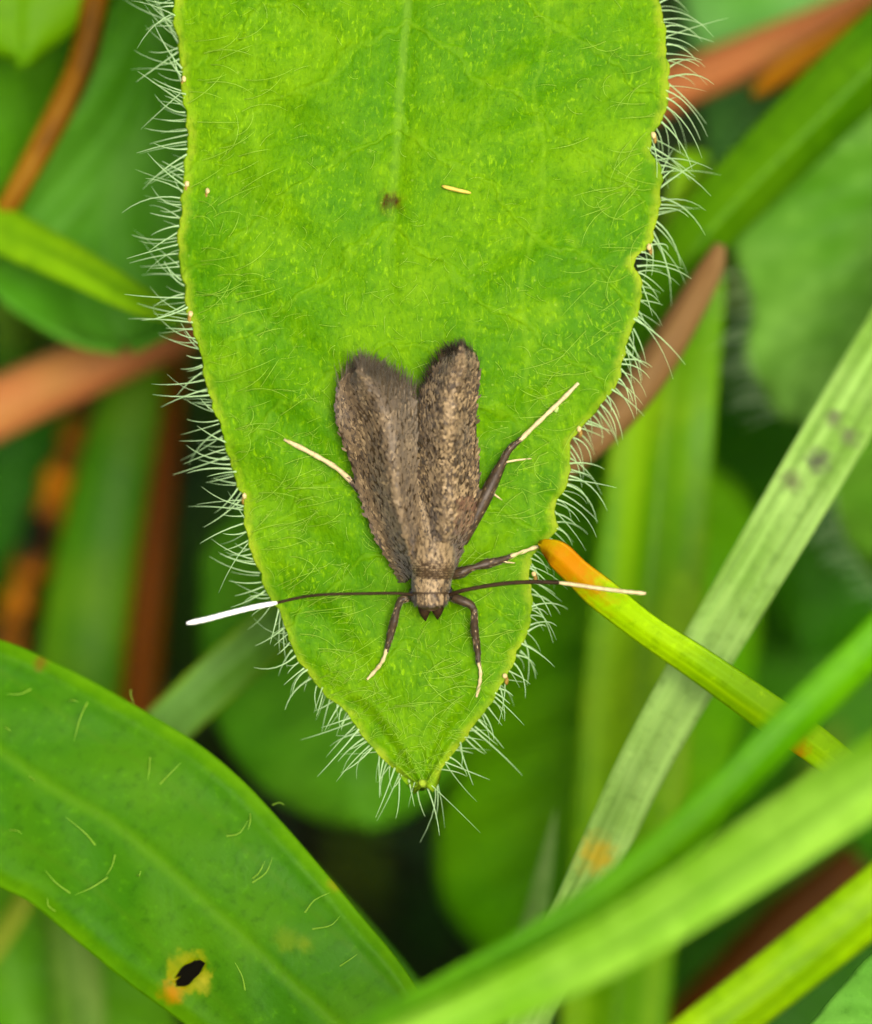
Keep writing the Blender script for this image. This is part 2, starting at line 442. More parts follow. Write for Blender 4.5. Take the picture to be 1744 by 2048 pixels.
def main_leaf_extra(s, col, h, X, fv):
    # waxy pale patches with sky sheen painted into the colour, fine mottling, faint midrib and parallel veins
    patch = s.math('MULTIPLY', s.rng(s.noise(fv, 0.42, 4, 0.6), 0.54, 0.72), s.rng(X[1], 13.0, 6.0, 0.15, 1.0))
    col = s.mix(col, lin(132, 186, 22, KM), s.math('MULTIPLY', patch, 0.75))
    n2 = s.noise(fv, 1.7, 3, 0.6)
    col = s.mix(col, lin(62, 128, 0, KM), s.math('MULTIPLY', s.rng(n2, 0.48, 0.30), 0.42))
    col = s.mix(col, lin(126, 182, 0, KM), s.math('MULTIPLY', s.rng(n2, 0.54, 0.72), 0.6))
    sv = s.mapv(fv, (1.0, 0.45, 0)); n8 = s.noise(sv, 11.0, 3, 0.6, 0.6)
    col = s.mix(col, lin(146, 200, 4, KM*1.1), s.math('MULTIPLY', s.rng(n8, 0.54, 0.70), s.rng(s.noise(fv, 0.6, 2), 0.35, 0.65, 0.15, 0.75)))
    col = s.mix(col, lin(66, 132, 0, KM), s.math('MULTIPLY', s.rng(n8, 0.47, 0.3), 0.42))
    vor = s.new('ShaderNodeTexVoronoi'); vor.inputs['Scale'].default_value = 2.6; s.L.new(fv, vor.inputs['Vector'])
    dot = s.rng(vor.outputs['Distance'], 0.10, 0.04)
    col = s.mix(col, lin(185, 220, 90, KM), s.math('MULTIPLY', dot, 0.28))
    absx = s.math('ABSOLUTE', s.math('ADD', X[0], s.math('MULTIPLY', s.math('SUBTRACT', s.noise(fv, 0.8), 0.5), 0.3)))
    mr = s.math('MULTIPLY', s.rng(absx, 0.16, 0.03), s.rng(X[1], 8.0, 1.0))
    col = s.mix(col, lin(140, 190, 60, KM), s.math('MULTIPLY', mr, 0.33))
    fr = s.math('FRACT', s.math('ADD', s.math('ADD', s.math('MULTIPLY', X[1], 0.405), s.math('MULTIPLY', s.math('ABSOLUTE', X[0]), -0.30)), s.math('MULTIPLY', s.noise(fv, 0.7, 3), 0.7)))
    sv_ = s.rng(s.math('ABSOLUTE', s.math('SUBTRACT', fr, 0.5)), 0.055, 0.01)
    col = s.mix(col, lin(140, 196, 30, KM), s.math('MULTIPLY', sv_, 0.22))
    for x0, k in ((3.3, 0.3), (-3.4, 0.25), (1.9, 0.15)):
        bx = s.math('ABSOLUTE', s.math('SUBTRACT', s.math('ADD', X[0], s.math('MULTIPLY', s.math('SUBTRACT', s.noise(fv, 0.35), 0.5), 1.4)), x0))
        col = s.mix(col, lin(135, 190, 30, KM), s.math('MULTIPLY', s.rng(bx, 0.10, 0.02), k))
    h = s.math('ADD', s.math('ADD', s.math('MULTIPLY', h, 0.8), s.math('MULTIPLY', n8, 0.5)), s.math('MULTIPLY', sv_, -0.5))
    h = s.math('ADD', h, s.math('MULTIPLY', s.noise(fv, 0.9, 2), 2.6))
    return col, h
KM = 0.64
LM = leaf_mat('main_leaf', lin(82, 147, 0, KM), lin(114, 170, 0, KM), rough=0.45, trans=0.3, spec=0.05, edge=lin(160, 186, 40, KM*1.1), edge_w=0.30, fine=5.0, big=0.22, bump=0.085,
              spots=[((783-786)/PXMM, 402/PXMM, 0.08, 0.40, lin(110, 96, 0, 0.42)), ((783-786)/PXMM, 400/PXMM, 0.08, 0.27, lin(84, 36, 0, 0.36))], extra=main_leaf_extra)
V, F, AA = shell(G, 0.22, A)
blade = mesh('blade', to_world(V), F, LM, hl, attr=AA)
# petiole running down to the soil from the far end of the leaf
pe = Pc(805, -1245, leafd(805.0, -1245.0))
foot = (np.array([pe[0]*1.0, 0, 0]))
wp = RN @ pe + ORG
ctrl = [wp, wp + np.array([0, 6, -4]), wp + np.array([1, 9, -18]), np.array([wp[0]+1, wp[1]+9, 0.0])]
sp = spline([np.append(c[[1, 2]], c[0]) for c in ctrl], 20)
pw = np.column_stack([sp[:, 2], sp[:, 0], sp[:, 1]])
v, f, a = tube((pw - ORG) @ RN, np.linspace(2.2, 1.6, 20), 10)
STALK = leaf_mat('leaf_stalk', lin(90, 140, 20, 0.6), lin(120, 150, 40, 0.6), trans=0.1)
mesh('stalk', to_world(v), f, STALK, hl, attr=a)

HAIR = NT('leaf_hair'); HAIR = HAIR.finish(lin(196, 230, 172, 0.8), 0.4, 0.3, 0.45, lin(200, 236, 170, 0.85))
SHAIR = NT('surface_hair'); SHAIR = SHAIR.finish(lin(166, 216, 66, 0.70), 0.4, 0.25, 0.4, lin(168, 218, 56, 0.70))
def margin_frames(pts, sgn, y0, y1, step):
    q = spline(pts, 2400)
    q = q[(q[:, 1] > y0) & (q[:, 1] < y1)]
    L = np.concatenate([[0], np.cumsum(np.linalg.norm(np.diff(q, axis=0), axis=1))])
    s = 0; out = []
    while s < L[-1]:
        x = np.interp(s, L, q[:, 0]); y = np.interp(s, L, q[:, 1])
        x2 = np.interp(min(s+25, L[-1]), L, q[:, 0]); y2 = np.interp(min(s+25, L[-1]), L, q[:, 1])
        x1 = np.interp(max(s-25, 0), L, q[:, 0]); y1_ = np.interp(max(s-25, 0), L, q[:, 1])
        t = unit((x2-x1, y2-y1_)); n = np.array([-t[1], t[0]])*(1 if sgn < 0 else -1)   # outward in pixel space
        out.append((x, y, n, t)); s += step*rnd.uniform(0.45, 1.55)
    return out
def margin_hair(x, y, n, t, sgn, length, clump, fine=False):
    """n outward, t towards the tip, pixel space (y down)"""
    l = length*rnd.uniform(0.45, 1.3)
    a = clump + rnd.gauss(0, 0.16)
    dirp = n*math.cos(a) + t*math.sin(a)
    inset = rnd.uniform(-4, 3)
    x0, y0 = x - n[0]*(-inset+2), y - n[1]*(-inset+2)
    d0 = float(leafd(np.float64(x0), np.float64(y0))) + rnd.uniform(0.0, 0.2)
    p0 = Pc(x0, y0, d0)
    up = rnd.gauss(0.05, 0.25) - (0.25 if fine else 0)
    d = unit((dirp[0], -dirp[1], up))
    # bend: right-hand hairs droop towards the tip end, left-hand ones sweep up a little
    bt = (rnd.uniform(0.05, 0.6) if sgn > 0 else rnd.gauss(-0.12, 0.22)) if y < 1330 else rnd.gauss(0.15, 0.2)
    bd = t*bt - n*abs(bt)*0.35
    bend = np.array([bd[0], -bd[1], rnd.gauss(-0.1, 0.2)])
    pts = hair_pts(p0, d, l/PXMM, bend, 7)
    r0 = rnd.uniform(0.0140, 0.0205)*(0.6 if fine else 1)
    return tube(pts, r0*np.array([1.5, 1.0, 0.85, 0.72, 0.58, 0.42, 0.18]), 4, caps=False)
fine = Bag(); n_h = 0
for pts, sgn in ((LEFT, -1), (RIGHT, 1)):
    for pas, (step, isfine) in enumerate(((13.0, False), (24.0, True))):
        fr = margin_frames(pts, sgn, -60, 1575, step); clump = 0; left_in_clump = 0; lens = 1
        for (x, y, n, t) in fr:
            if left_in_clump <= 0:
                left_in_clump = rnd.choice((1, 2, 3, 3, 4)); clump = rnd.gauss(-0.12 if sgn < 0 and y < 1200 else 0.12, 0.33); slope = rnd.uniform(-0.22, 0.22); lens = rnd.uniform(0.8, 1.2)
            base = 96 if y < 700 else 84 if y < 1150 else 72 if y < 1440 else 100
            v, f, a = margin_hair(x, y, n, t, sgn, base*lens, clump, isfine)
            clump += slope; left_in_clump -= 1
            if isfine: fine.add(v, f)
            else:
                mesh('hair', to_world(v), f, HAIR, hl, attr=a); n_h += 1
o = fine.build('underside_hairs', HAIR, hl); o['kind'] = 'stuff'

# hairs lying on the upper face
sh = Bag()
def surf_hair(x, y, ang, length, rise, r):
    d0 = float(leafd(np.float64(x), np.float64(y)))
    p0 = Pc(x, y, d0 + 0.03)
    n = max(4, 6); pts = []
    px, py = x, y; a = ang; curl = rnd.gauss(0, 0.35)
    for k in range(n):
        t = k/(n-1)
        hh = rise*math.sin(t*math.pi*0.75)
        dd = float(leafd(np.float64(px), np.float64(py)))
        pts.append(Pc(px, py, dd - hh))
        px += math.cos(a)*length/(n-1); py += math.sin(a)*length/(n-1); a += curl*0.5
    v, f, a_ = tube(pts, r*np.array([1.2, 1, 0.9, 0.75, 0.55, 0.2]), 3, caps=False); sh.add(v, f, a_)
k = 0
while k < 1050:
    y = rnd.uniform(-40, 1550); l, r = leaf_lr(y); c = rnd.uniform(-0.97, 0.97)
    low = min(1, max(0, (y-250)/700))
    if rnd.random() > 0.10 + 0.7*low + 0.6*max(0, abs(c)-0.55): continue
    x = (l+r)/2 + c*(r-l)/2
    inward = math.pi if c > 0 else 0
    ang = (inward + rnd.gauss(0.35*(1 if c < 0 else -1)*-1, 0.5)) if abs(c) > 0.5 else rnd.uniform(0, 2*math.pi)
    surf_hair(x, y, ang, rnd.uniform(14, 42), rnd.uniform(0.03, 0.12), rnd.uniform(0.004, 0.008)); k += 1
for k in range(190):     # long ones near the margins, sweeping inwards
    side = rnd.choice((-1, 1)); y = rnd.uniform(60, 1420); l, r = leaf_lr(y); e = rnd.uniform(8, 130)
    x = l+e if side < 0 else r-e
    ang = (0 if side < 0 else math.pi) + side*(rnd.gauss(0.38, 0.25))*(1 if side < 0 else -1)*(-1)*(-1 if side < 0 else 1)
    ang = (-rnd.gauss(0.3, 0.25)) if side < 0 else (math.pi - rnd.gauss(0.42, 0.25))
    surf_hair(x, y, ang, rnd.uniform(45, 110), rnd.uniform(0.15, 0.45), rnd.uniform(0.008, 0.012))
o = sh.build('surface_hairs', SHAIR, hl); o['kind'] = 'stuff'

# glands on the margin teeth and the leaf tip
GLAND = plain_mat('gland', lin(228, 205, 140, 0.75), 0.3, 0.5, 0.2, 0.2)
GBASE = plain_mat('gland_base', lin(150, 120, 40, 0.6), 0.5, 0.3)
def blob(c, rx, ry, rz, seed=0, n=8, m=6):
    V = []; F = []; rr = random.Random(seed)
    for i in range(m+1):
        th = math.pi*i/m
        for j in range(n):
            ph = 2*math.pi*j/n; k = 1 + rr.uniform(-0.12, 0.12)
            V.append(c + np.array([rx*math.sin(th)*math.cos(ph), ry*math.sin(th)*math.sin(ph), rz*math.cos(th)])*k)
    for i in range(m):
        for j in range(n):
            F.append((i*n+j, i*n+(j+1) % n, (i+1)*n+(j+1) % n, (i+1)*n+j))
    return np.array(V), F
for k, (x, y) in enumerate([(368, 158), (374, 368), (381, 628), (489, 992), (415, 382), (1307, 270), (1298, 494), (1158, 858), (1068, 1148), (1010, 1352)]):
    d0 = float(leafd(np.float64(x), np.float64(y)))
    v, f = blob(Pc(x, y, d0-0.04), 0.05+0.015*rnd.random(), 0.06+0.03*rnd.random(), 0.06, k)
    gl = mesh('margin_gland', to_world(v), f, GLAND, hl, attr=v*3)
    v, f = blob(Pc(x+(-2 if x < 800 else 3), y+9, d0+0.02), 0.05, 0.11, 0.05, k+50)
    mesh('gland_base', to_world(v), f, GBASE, gl, attr=v*3)
v, f = blob(Pc(845, 1566, float(leafd(845.0, 1566.0))-0.02), 0.10, 0.10, 0.08, 5)
mesh('leaf_tip', to_world(v), f, plain_mat('leaf_tip', lin(165, 196, 50, 0.5), 0.6, .1), hl, attr=v*3)

# ------------------------------------------------------------------ moth
moth = empty('moth', W(866, 1120, float(leafd(866., 1120.))))
tag(moth, 'small brown moth with pale tipped antennae resting on the hairy leaf', 'moth')
SC = attr_mat('moth_scale', 0.55, 0.35, 0.0, 0.15)
MEM = plain_mat('wing_membrane', lin(80, 64, 38, 0.38), 0.7, 0.2, 0, 0.3, 5.0)
DARK = plain_mat('moth_dark', lin(62, 44, 24, 0.42), 0.7, 0.12, 0, 0.3, 12)
CIL = attr_mat('wing_cilia', 0.6, 0.25, 0.35)
PALE = plain_mat('moth_pale', lin(222, 205, 150, 0.55), 0.5, 0.3, 0, 0.2, 8)
WHITE = plain_mat('antenna_white', lin(250, 252, 245, 0.8), 0.5, 0.3, 0, 0.08, 6)
LEGM = plain_mat('moth_leg', lin(84, 66, 40, 0.36), 0.5, 0.35, 0, 0.35, 10)
TAN, MIDB, DRK, GREY, RED = (np.array(lin(*c, 0.53)[:3]) for c in ((180, 156, 112), (122, 102, 68), (66, 54, 36), (122, 114, 96), (136, 86, 62)))

def wing(outer, inner, hfun, n_scales, side):
    nv, nu = 46, 24
    a = spline(outer, nv); b = spline(inner, nv); u = np.linspace(0, 1, nu)
    Q = a[:, None, :]*(1-u)[None, :, None] + b[:, None, :]*u[None, :, None]
    vv = np.linspace(0, 1, nv)
    H = np.array([[hfun(uu, v_) - 0.55*max(0, 1 - v_/0.13) for uu in u] for v_ in vv])
    d = leafd(Q[..., 0], Q[..., 1]) - H
    s = (D+d)/D/PXMM
    G = np.stack([(Q[..., 0]-872)*s, (1024-Q[..., 1])*s, -d], axis=-1)
    A = np.stack([np.broadcast_to(u[None, :]*1.5, (nv, nu)), np.broadcast_to(vv[:, None]*5, (nv, nu)), 0*H], axis=-1)
    V, F, AA = shell(G, 0.05, A)
    w = mesh('forewing', to_world(V), F, MEM, moth, attr=AA)
    # overlapping scales
    du = np.gradient(G, axis=1); dv = np.gradient(G, axis=0)
    def at(v_, u_2):
        i = v_*(nv-1); j = u_2*(nu-1); i0 = min(int(i), nv-2); j0 = min(int(j), nu-2); fi, fj = i-i0, j-j0
        f = lambda M: (M[i0, j0]*(1-fi)*(1-fj)+M[i0+1, j0]*fi*(1-fj)+M[i0, j0+1]*(1-fi)*fj+M[i0+1, j0+1]*fi*fj)
        p = f(G); tv = unit(f(dv)); tu = f(du); n = unit(np.cross(tu, tv)); n = n if n[2] > 0 else -n
        return p, tv, unit(np.cross(n, tv)), n
    bag = Bag()
    order = np.sort(nr.random(n_scales))[::-1]
    ng = nr.random((14, 9))
    def vn(v_, u_2):
        i = v_*13; j = u_2*8; i0 = min(int(i), 12); j0 = min(int(j), 7); fi, fj = i-i0, j-j0
        return ng[i0, j0]*(1-fi)*(1-fj)+ng[i0+1, j0]*fi*(1-fj)+ng[i0, j0+1]*(1-fi)*fj+ng[i0+1, j0+1]*fi*fj
    for v_ in order:
        uu = rnd.random(); p, tv, tu, n = at(v_, uu)
        ang = rnd.gauss(0, 0.45 if side > 0 else 0.28); c_, s_ = math.cos(ang), math.sin(ang)
        t = tv*c_ + tu*s_; b_ = tu*c_ - tv*s_
        L = rnd.uniform(0.09, 0.19); wd = rnd.uniform(0.018, 0.042); lift = rnd.uniform(0.004, 0.05)
        t0 = rnd.random() + 0.5*(vn(v_, uu)-0.5)
        if side < 0:
            greyz = min(1, max(0, (uu-0.45)*3))*min(1, v_*2)
            c = (TAN if t0 > 0.84 else MIDB if t0 > 0.24 else DRK)
            c = c*(1-greyz*0.65) + GREY*greyz*0.65
            if uu < 0.4: c = c*0.88
            if v_ > 0.72: c = c*0.75
            if v_ < 0.45 and abs(uu - 0.63 + 0.1*v_) < 0.025: c = c*0.5 + TAN*0.42
        else:
            c = TAN if t0 > 0.62 else MIDB if t0 > 0.24 else DRK
            if uu < 0.35 and v_ < 0.32 and rnd.random() < 0.6: c = c*0.45 + RED*0.5
            if v_ > 0.78: c = c*0.8
            if uu > 0.90: c = c*0.65
        c = c*0.82 + MIDB*0.17 if side > 0 else c*0.74 + MIDB*0.23
        if uu < 0.03: c = c*0.6
        c = c*rnd.uniform(0.8, 1.2)
        p = p + n*0.006
        vs_ = [p - b_*wd*0.5, p + b_*wd*0.5, p + t*L*0.6 + b_*wd + n*lift*0.6, p + t*L + n*lift, p + t*L*0.6 - b_*wd + n*lift*0.6]
        bag.add(vs_, [(0, 1, 2, 4), (4, 2, 3)], None, c)
    so = bag.build('wing_scales', SC, w, smooth=False); so['kind'] = 'stuff'
    return w, G, at

def h_left(u, v):
    ridge = math.exp(-((u-0.60)/0.28)**2)
    base = 0.30 + 0.25*v + 0.75*ridge*(1-0.25*v) + 0.3*u*(1-v)
    fold = 0.12*math.exp(-((u-0.62)/0.05)**2)*max(0, 1-v*1.8)
    return base + fold + 0.18*max(0, 1-v*3)
def h_right(u, v):
    base = 0.36 + 0.25*v + 0.85*math.exp(-((u-0.5)/0.36)**2)*(1-0.2*v)
    return base + 0.10*max(0, 1-v*3)
wl_, GL_, atL = wing([(806, 1170), (783, 1132), (758, 1090), (736, 1040), (717, 985), (702, 930), (686, 885), (674, 845), (670, 805), (678, 772), (693, 753), (708, 746)],
     [(846, 1135), (845, 1090), (840, 1040), (836, 985), (834, 930), (834, 882), (834, 840), (830, 806), (815, 780), (790, 762), (760, 751), (730, 747)], h_left, 3800, -1)
wr_, GR_, atR = wing([(912, 1140), (930, 1085), (946, 1040), (956, 985), (959, 930), (953, 870), (953, 810), (958, 765), (958, 735), (950, 713), (936, 703)],
     [(852, 1130), (846, 1075), (839, 1000), (837, 940), (837, 885), (838, 842), (842, 802), (852, 767), (868, 737), (888, 714), (910, 703)], h_right, 3800, 1)

def fringe(parent, at, spec, n, cols, lmin, lmax, dirf, sd):
    bag = Bag()
    for k in range(n):
        v_, uu = spec(); v_ = min(1, max(0, v_)); uu = min(1, max(0, uu)); p, tv, tu, nn = at(v_, uu)
        dx, dy = dirf(v_, uu); d = np.array([dx + rnd.gauss(0, sd), dy + rnd.gauss(0, sd), 0.0]); d = unit(d - nn*np.dot(d, nn)*0.7)
        L = rnd.uniform(lmin, lmax); bend = np.array([rnd.gauss(0, 0.12), rnd.gauss(0, 0.08), -rnd.uniform(0.05, 0.3)])
        v, f, a_ = tube(hair_pts(p + nn*rnd.uniform(-0.04, 0.02), d, L, bend, 4), rnd.uniform(.006, .010)*np.array([1, 0.9, 0.7, 0.25]), 3, caps=False)
        c = cols[rnd.randrange(len(cols))]*rnd.uniform(0.7, 1.25); bag.add(v, f, a_, c)
    o = bag.build('fringe', CIL, parent); o['kind'] = 'stuff'
def specL():
    r = rnd.random()
    return (rnd.uniform(0.55, 1), 1-abs(rnd.gauss(0, 0.16))) if r < 0.7 else (1-abs(rnd.gauss(0, 0.06)), rnd.random())
fringe(wl_, atL, specL, 1700, [GREY*1.05, GREY*0.75, MIDB*0.9, GREY*1.3], 0.25, 0.62, lambda v, u: (0.02 + 0.25*u*max(0, v-0.35), 1.0), 0.16)
def specR():
    r = rnd.random()
    return (rnd.uniform(0.5, 1), 1-abs(rnd.gauss(0, 0.06))) if r < 0.62 else (1-abs(rnd.gauss(0, 0.05)), rnd.random())
fringe(wr_, atR, specR, 1000, [DRK*0.7, DRK, MIDB*0.8, GREY*0.6], 0.15, 0.40, lambda v, u: (0.05 - 0.55*u, 1.0), 0.22)

# body: head, thorax and abdomen in one mesh
ST = [(840, 890, 0.20, 6, 0.06), (842, 930, 0.30, 24, 0.2), (848, 1000, 0.28, 34, 0.24), (858, 1065, 0.42, 38, 0.36), (863, 1092, 0.66, 42, 0.52), (865, 1112, 0.80, 45, 0.60), (866, 1132, 0.80, 45, 0.58), (866, 1148, 0.76, 41, 0.52),
      (864, 1160, 0.72, 39, 0.46), (862, 1176, 0.74, 38, 0.45), (861, 1192, 0.72, 35, 0.43), (861, 1204, 0.68, 30, 0.36), (861, 1214, 0.62, 22, 0.26), (861, 1222, 0.56, 8, 0.12)]
q = spline(ST, 70); sides = 26; V = []; A = []
for i, (x, y, h, rx, rz) in enumerate(q):
    d0 = float(leafd(np.float64(x), np.float64(y)))
    c0 = Pc(x, y, d0 - h - 0.1)
    for k in range(sides):
        a = 2*math.pi*k/sides; V.append(c0 + np.array([math.cos(a)*rx/PXMM, 0, math.sin(a)*rz])); A.append((math.cos(a)*rx/PXMM, y/PXMM, math.sin(a)*rz))
F = [(i*sides+k, i*sides+(k+1) % sides, (i+1)*sides+(k+1) % sides, (i+1)*sides+k) for i in range(len(q)-1) for k in range(sides)]
F += [tuple(range(sides)), tuple((len(q)-1)*sides+k for k in range(sides))[::-1]]
V = np.array(V)
BODY = plain_mat('moth_body', lin(86, 66, 38, 0.4), 0.6, 0.3, 0, 0.3, 9)
body = mesh('body', to_world(V), F, BODY, moth, attr=np.array(A))
bag = Bag()
for k in range(3000):
    i = rnd.randrange(16, len(q)-4); x, y, h, rx, rz = q[i]; a = rnd.uniform(0.02, math.pi-0.02)
    d0 = float(leafd(np.float64(x), np.float64(y))); c0 = Pc(x, y, d0-h-0.1)
    n = unit((math.cos(a)*rz, 0, math.sin(a)*rx/PXMM)); p = c0 + np.array([math.cos(a)*rx/PXMM, 0, math.sin(a)*rz]) + n*0.004
    if y < 1158: t = unit((rnd.gauss(0, 0.35)-math.cos(a)*-0.1, 1, 0.05))         # thorax: scales point back over the wings
    else: t = unit((rnd.gauss(0, 0.3), -1 if y > 1184 else 1, 0.0))
    t = unit(t - n*np.dot(t, n)); b_ = np.cross(n, t)
    L = rnd.uniform(0.09, 0.17); wd = rnd.uniform(0.015, 0.034); lift = rnd.uniform(0.0, 0.03)
    t0 = rnd.random(); mid = abs(math.cos(a))
    c = TAN*0.95 if t0 > 0.45 else MIDB*1.1 if t0 > 0.15 else DRK
    if y > 1158 and mid > 0.72: c = DRK*0.9 if rnd.random() < 0.75 else TAN
    if y > 1200: c = DRK*1.2 if t0 > 0.3 else MIDB*0.7
    if y < 1088: c = c*0.8
    if 1146 < y < 1154 and rnd.random() < 0.25: c = DRK
    c = c*rnd.uniform(0.8, 1.2)
    bag.add([p-b_*wd*0.6, p+b_*wd*0.6, p+t*L*0.6+b_*wd+n*lift*0.5, p+t*L+n*lift, p+t*L*0.6-b_*wd+n*lift*0.5], [(0, 1, 2, 4), (4, 2, 3)], None, c)
so = bag.build('body_scales', SC, body, smooth=False); so['kind'] = 'stuff'
def mdep(x, y, h): return Pc(x, y, float(leafd(np.float64(x), np.float64(y))) - h)
EYE = plain_mat('moth_eye', (0.012, 0.009, 0.007, 1), 0.15, 0.6, 0, 0.2)
for x, y in ((825, 1191), (898, 1187)):
    v, f = blob(mdep(x, y, 0.68), 0.12, 0.17, 0.2, 1, 14, 10); mesh('eye', to_world(v), f, EYE, body, attr=v)
for pts in ([(850, 1203, .62), (849, 1222, .58), (851, 1242, .45)], [(873, 1202, .62), (875, 1220, .58), (875, 1239, .45)]):
    p = [mdep(*c) for c in pts]; p = spline(p, 8); v, f, a = tube(p, [0.13, 0.155, 0.16, 0.15, 0.125, 0.095, 0.055, 0.015], 8)
    mesh('palp', to_world(v), f, DARK, body, attr=a)
# antennae: dark shaft, pale end
def limb(pts, radii, n, mat, name, parent, sides=8, flat=1.0):
    p = spline([mdep(*c) for c in pts], n); r = np.interp(np.linspace(0, 1, n), np.linspace(0, 1, len(radii)), radii)
    v, f, a = tube(p, r, sides, flat); return mesh(name, to_world(v), f, mat, parent, attr=a)
def beads(base, n): return [base*(1+0.12*(k % 2)) for k in range(n)]
an = limb([(836, 1192, .85), (800, 1187, 1.0), (740, 1187, 1.1), (650, 1189, 1.2), (600, 1195, 1.3), (552, 1206, 1.35)], beads(0.034, 40), 80, DARK, 'antenna', moth, 6)
limb([(554, 1205.5, 1.35), (510, 1214, 1.45), (460, 1226, 1.5), (415, 1238, 1.55), (373, 1247, 1.55)], [0.036, .05, .058]+beads(0.058, 18)+[0.05, .03], 50, WHITE, 'antenna_tip', an, 8)
an = limb([(898, 1190, .85), (930, 1180, 1.0), (1000, 1168, 1.1), (1060, 1164, 1.15), (1118, 1165, 1.2)], [0.05, 0.048]+beads(0.046, 20), 60, DARK, 'antenna', moth, 6)
limb([(1116, 1165, 1.2), (1160, 1171, 1.25), (1200, 1177, 1.3), (1250, 1183, 1.35), (1292, 1187, 1.35)], [0.03]+beads(0.044, 16)+[0.034], 50, PALE, 'antenna_tip', an, 8)
# legs
def leg(up, r_up, tars, r_t, spurs=()):
    l = limb(up, r_up, 34, LEGM, 'leg', moth, 8)
    limb(tars, r_t, 30, PALE, 'tarsus', l, 7)
    bg_ = Bag(); P_ = spline([mdep(*c) for c in up], 60); R_ = np.interp(np.linspace(0, 1, 60), np.linspace(0, 1, len(r_up)), r_up); T_ = np.gradient(P_, axis=0)
    for k in range(150):
        i = rnd.randrange(4, 60); t = unit(T_[i]); a = rnd.uniform(0, 2*math.pi); b1 = unit(np.cross(t, [0, 0, 1.0])); b2 = np.cross(b1, t); n = b1*math.cos(a) + b2*math.sin(a); b_ = np.cross(n, t)
        p = P_[i] + n*R_[i]*.96; L = rnd.uniform(.05, .11); wd = rnd.uniform(.012, .022); c = (DRK if rnd.random() < .55 else MIDB if rnd.random() < .6 else TAN*.9)*rnd.uniform(.7, 1.1)
        bg_.add([p-b_*wd*.6, p+b_*wd*.6, p+t*L*.6+b_*wd+n*.008, p+t*L+n*.02, p+t*L*.6-b_*wd+n*.008], [(0, 1, 2, 4), (4, 2, 3)], None, c)
    o_ = bg_.build('leg_scales', SC, l, smooth=False); o_['kind'] = 'stuff'
    for s in spurs: limb(s, [0.03, 0.028, 0.01], 10, PALE, 'spur', l, 5)
leg([(838, 1192, .5), (815, 1196, .55), (800, 1203, .55), (790, 1235, .45), (779, 1277, .25), (774, 1298, .16)], [.10, .10, .07, .10, .085, .05],
    [(775, 1295, .17), (765, 1322, .11), (750, 1342, .07), (734, 1359, .04)], [.05]+[.055, .035]*4+[.03])
leg([(893, 1190, .5), (920, 1200, .58), (946, 1216, .55), (949, 1260, .4), (955, 1300, .22), (957, 1325, .16)], [.12, .115, .075, .10, .085, .045],
    [(957, 1322, .16), (961, 1345, .1), (959, 1368, .07), (953, 1394, .04)], [.045]+[.05, .032]*4+[.03])
leg([(900, 1148, .4), (920, 1146, .5), (938, 1138, .48), (965, 1130, .36), (1003, 1120, .25), (1020, 1113, .2)], [.14, .13, .06, .12, .085, .05],
    [(1018, 1114, .2), (1050, 1102, .18), (1078, 1093, .14), (1106, 1092, .08)], [.05]+[.055, .036]*4+[.03], [[(995, 1121, .3), (1012, 1124, .25), (1030, 1126, .2)]])
leg([(925, 1085, .35), (950, 1035, .42), (975, 985, .42), (1003, 928, .35), (1018, 900, .3), (1040, 880, .26)], [.12, .15, .17, .15, .09, .06],
    [(1038, 882, .27), (1075, 846, .2), (1115, 808, .12), (1157, 766, .05)], [.055]+[.062, .045]*4+[.04], [[(1012, 924, .36), (1035, 920, .32), (1063, 917, .28)], [(985, 985, .36), (993, 992, .3), (1004, 1000, .25)]])
leg([(775, 1050, .3), (745, 1010, .32), (712, 974, .28), (700, 960, .26)], [.10, .09, .075, .06],
    [(703, 963, .26), (670, 934, .2), (620, 905, .1), (568, 879, .05)], [.07]+[.068, .052]*4+[.03])

# ------------------------------------------------------------------ bits on the leaf
FIB = plain_mat('straw', lin(215, 195, 80, 0.7), 0.5, 0.3, 0.1, 0.2)
v, f, a = tube(spline([mdep(884, 372, .08), mdep(910, 379, .14), mdep(942, 386, .07)], 10), [.03, .045, .05, .05, .05, .045, .05, .045, .04, .02], 6)
tag(mesh('straw_fibre', to_world(v), f, FIB, attr=a), 'tiny straw coloured fibre lying on the hairy leaf above the moth', 'fibre')
v, f = blob(mdep(1112, 816, .05), 0.07, 0.11, 0.05, 3)
tag(mesh('pollen_fleck', to_world(v), f, plain_mat('fleck', lin(170, 205, 110, .7), .5), attr=v*4), 'pale fleck on the hairy leaf beside the hind foot', 'fleck')

# ------------------------------------------------------------------ neighbours: leaves
def L3(pts, d): return [(x, y, d if not callable(d) else DS(d(x, y))) for x, y in pts]
i_mat = leaf_mat('front_leaf', lin(64, 138, 2, .62), lin(84, 152, 4, .62), rough=.36, trans=.3, spec=.4, edge=lin(110, 175, 12, .64), edge_w=.55, fine=3.0, big=.25, bump=.03, seed=2,
                 )
fl = empty('smooth_leaf', W(-600, 1000, 6)); tag(fl, 'large smooth green leaf with a chewed hole and sparse hairs', 'leaf')
fd = lambda x, y: 1.0 + 0.0011*(600-x) - 0.0012*(y-1300)
lo = [(-620, 1160), (-400, 1400), (-200, 1600), (-60, 1735), (0, 1775), (60, 1805), (150, 1880), (250, 1962), (330, 2020), (420, 2085), (560, 2180), (700, 2270), (860, 2370), (980, 2430)]
up = [(-580, 1120), (-400, 1180), (-200, 1225), (0, 1279), (100, 1320), (200, 1370), (300, 1428), (400, 1490), (480, 1556), (560, 1640), (640, 1732), (720, 1828), (800, 1925), (860, 2020), (920, 2130), (975, 2260), (1000, 2400)]
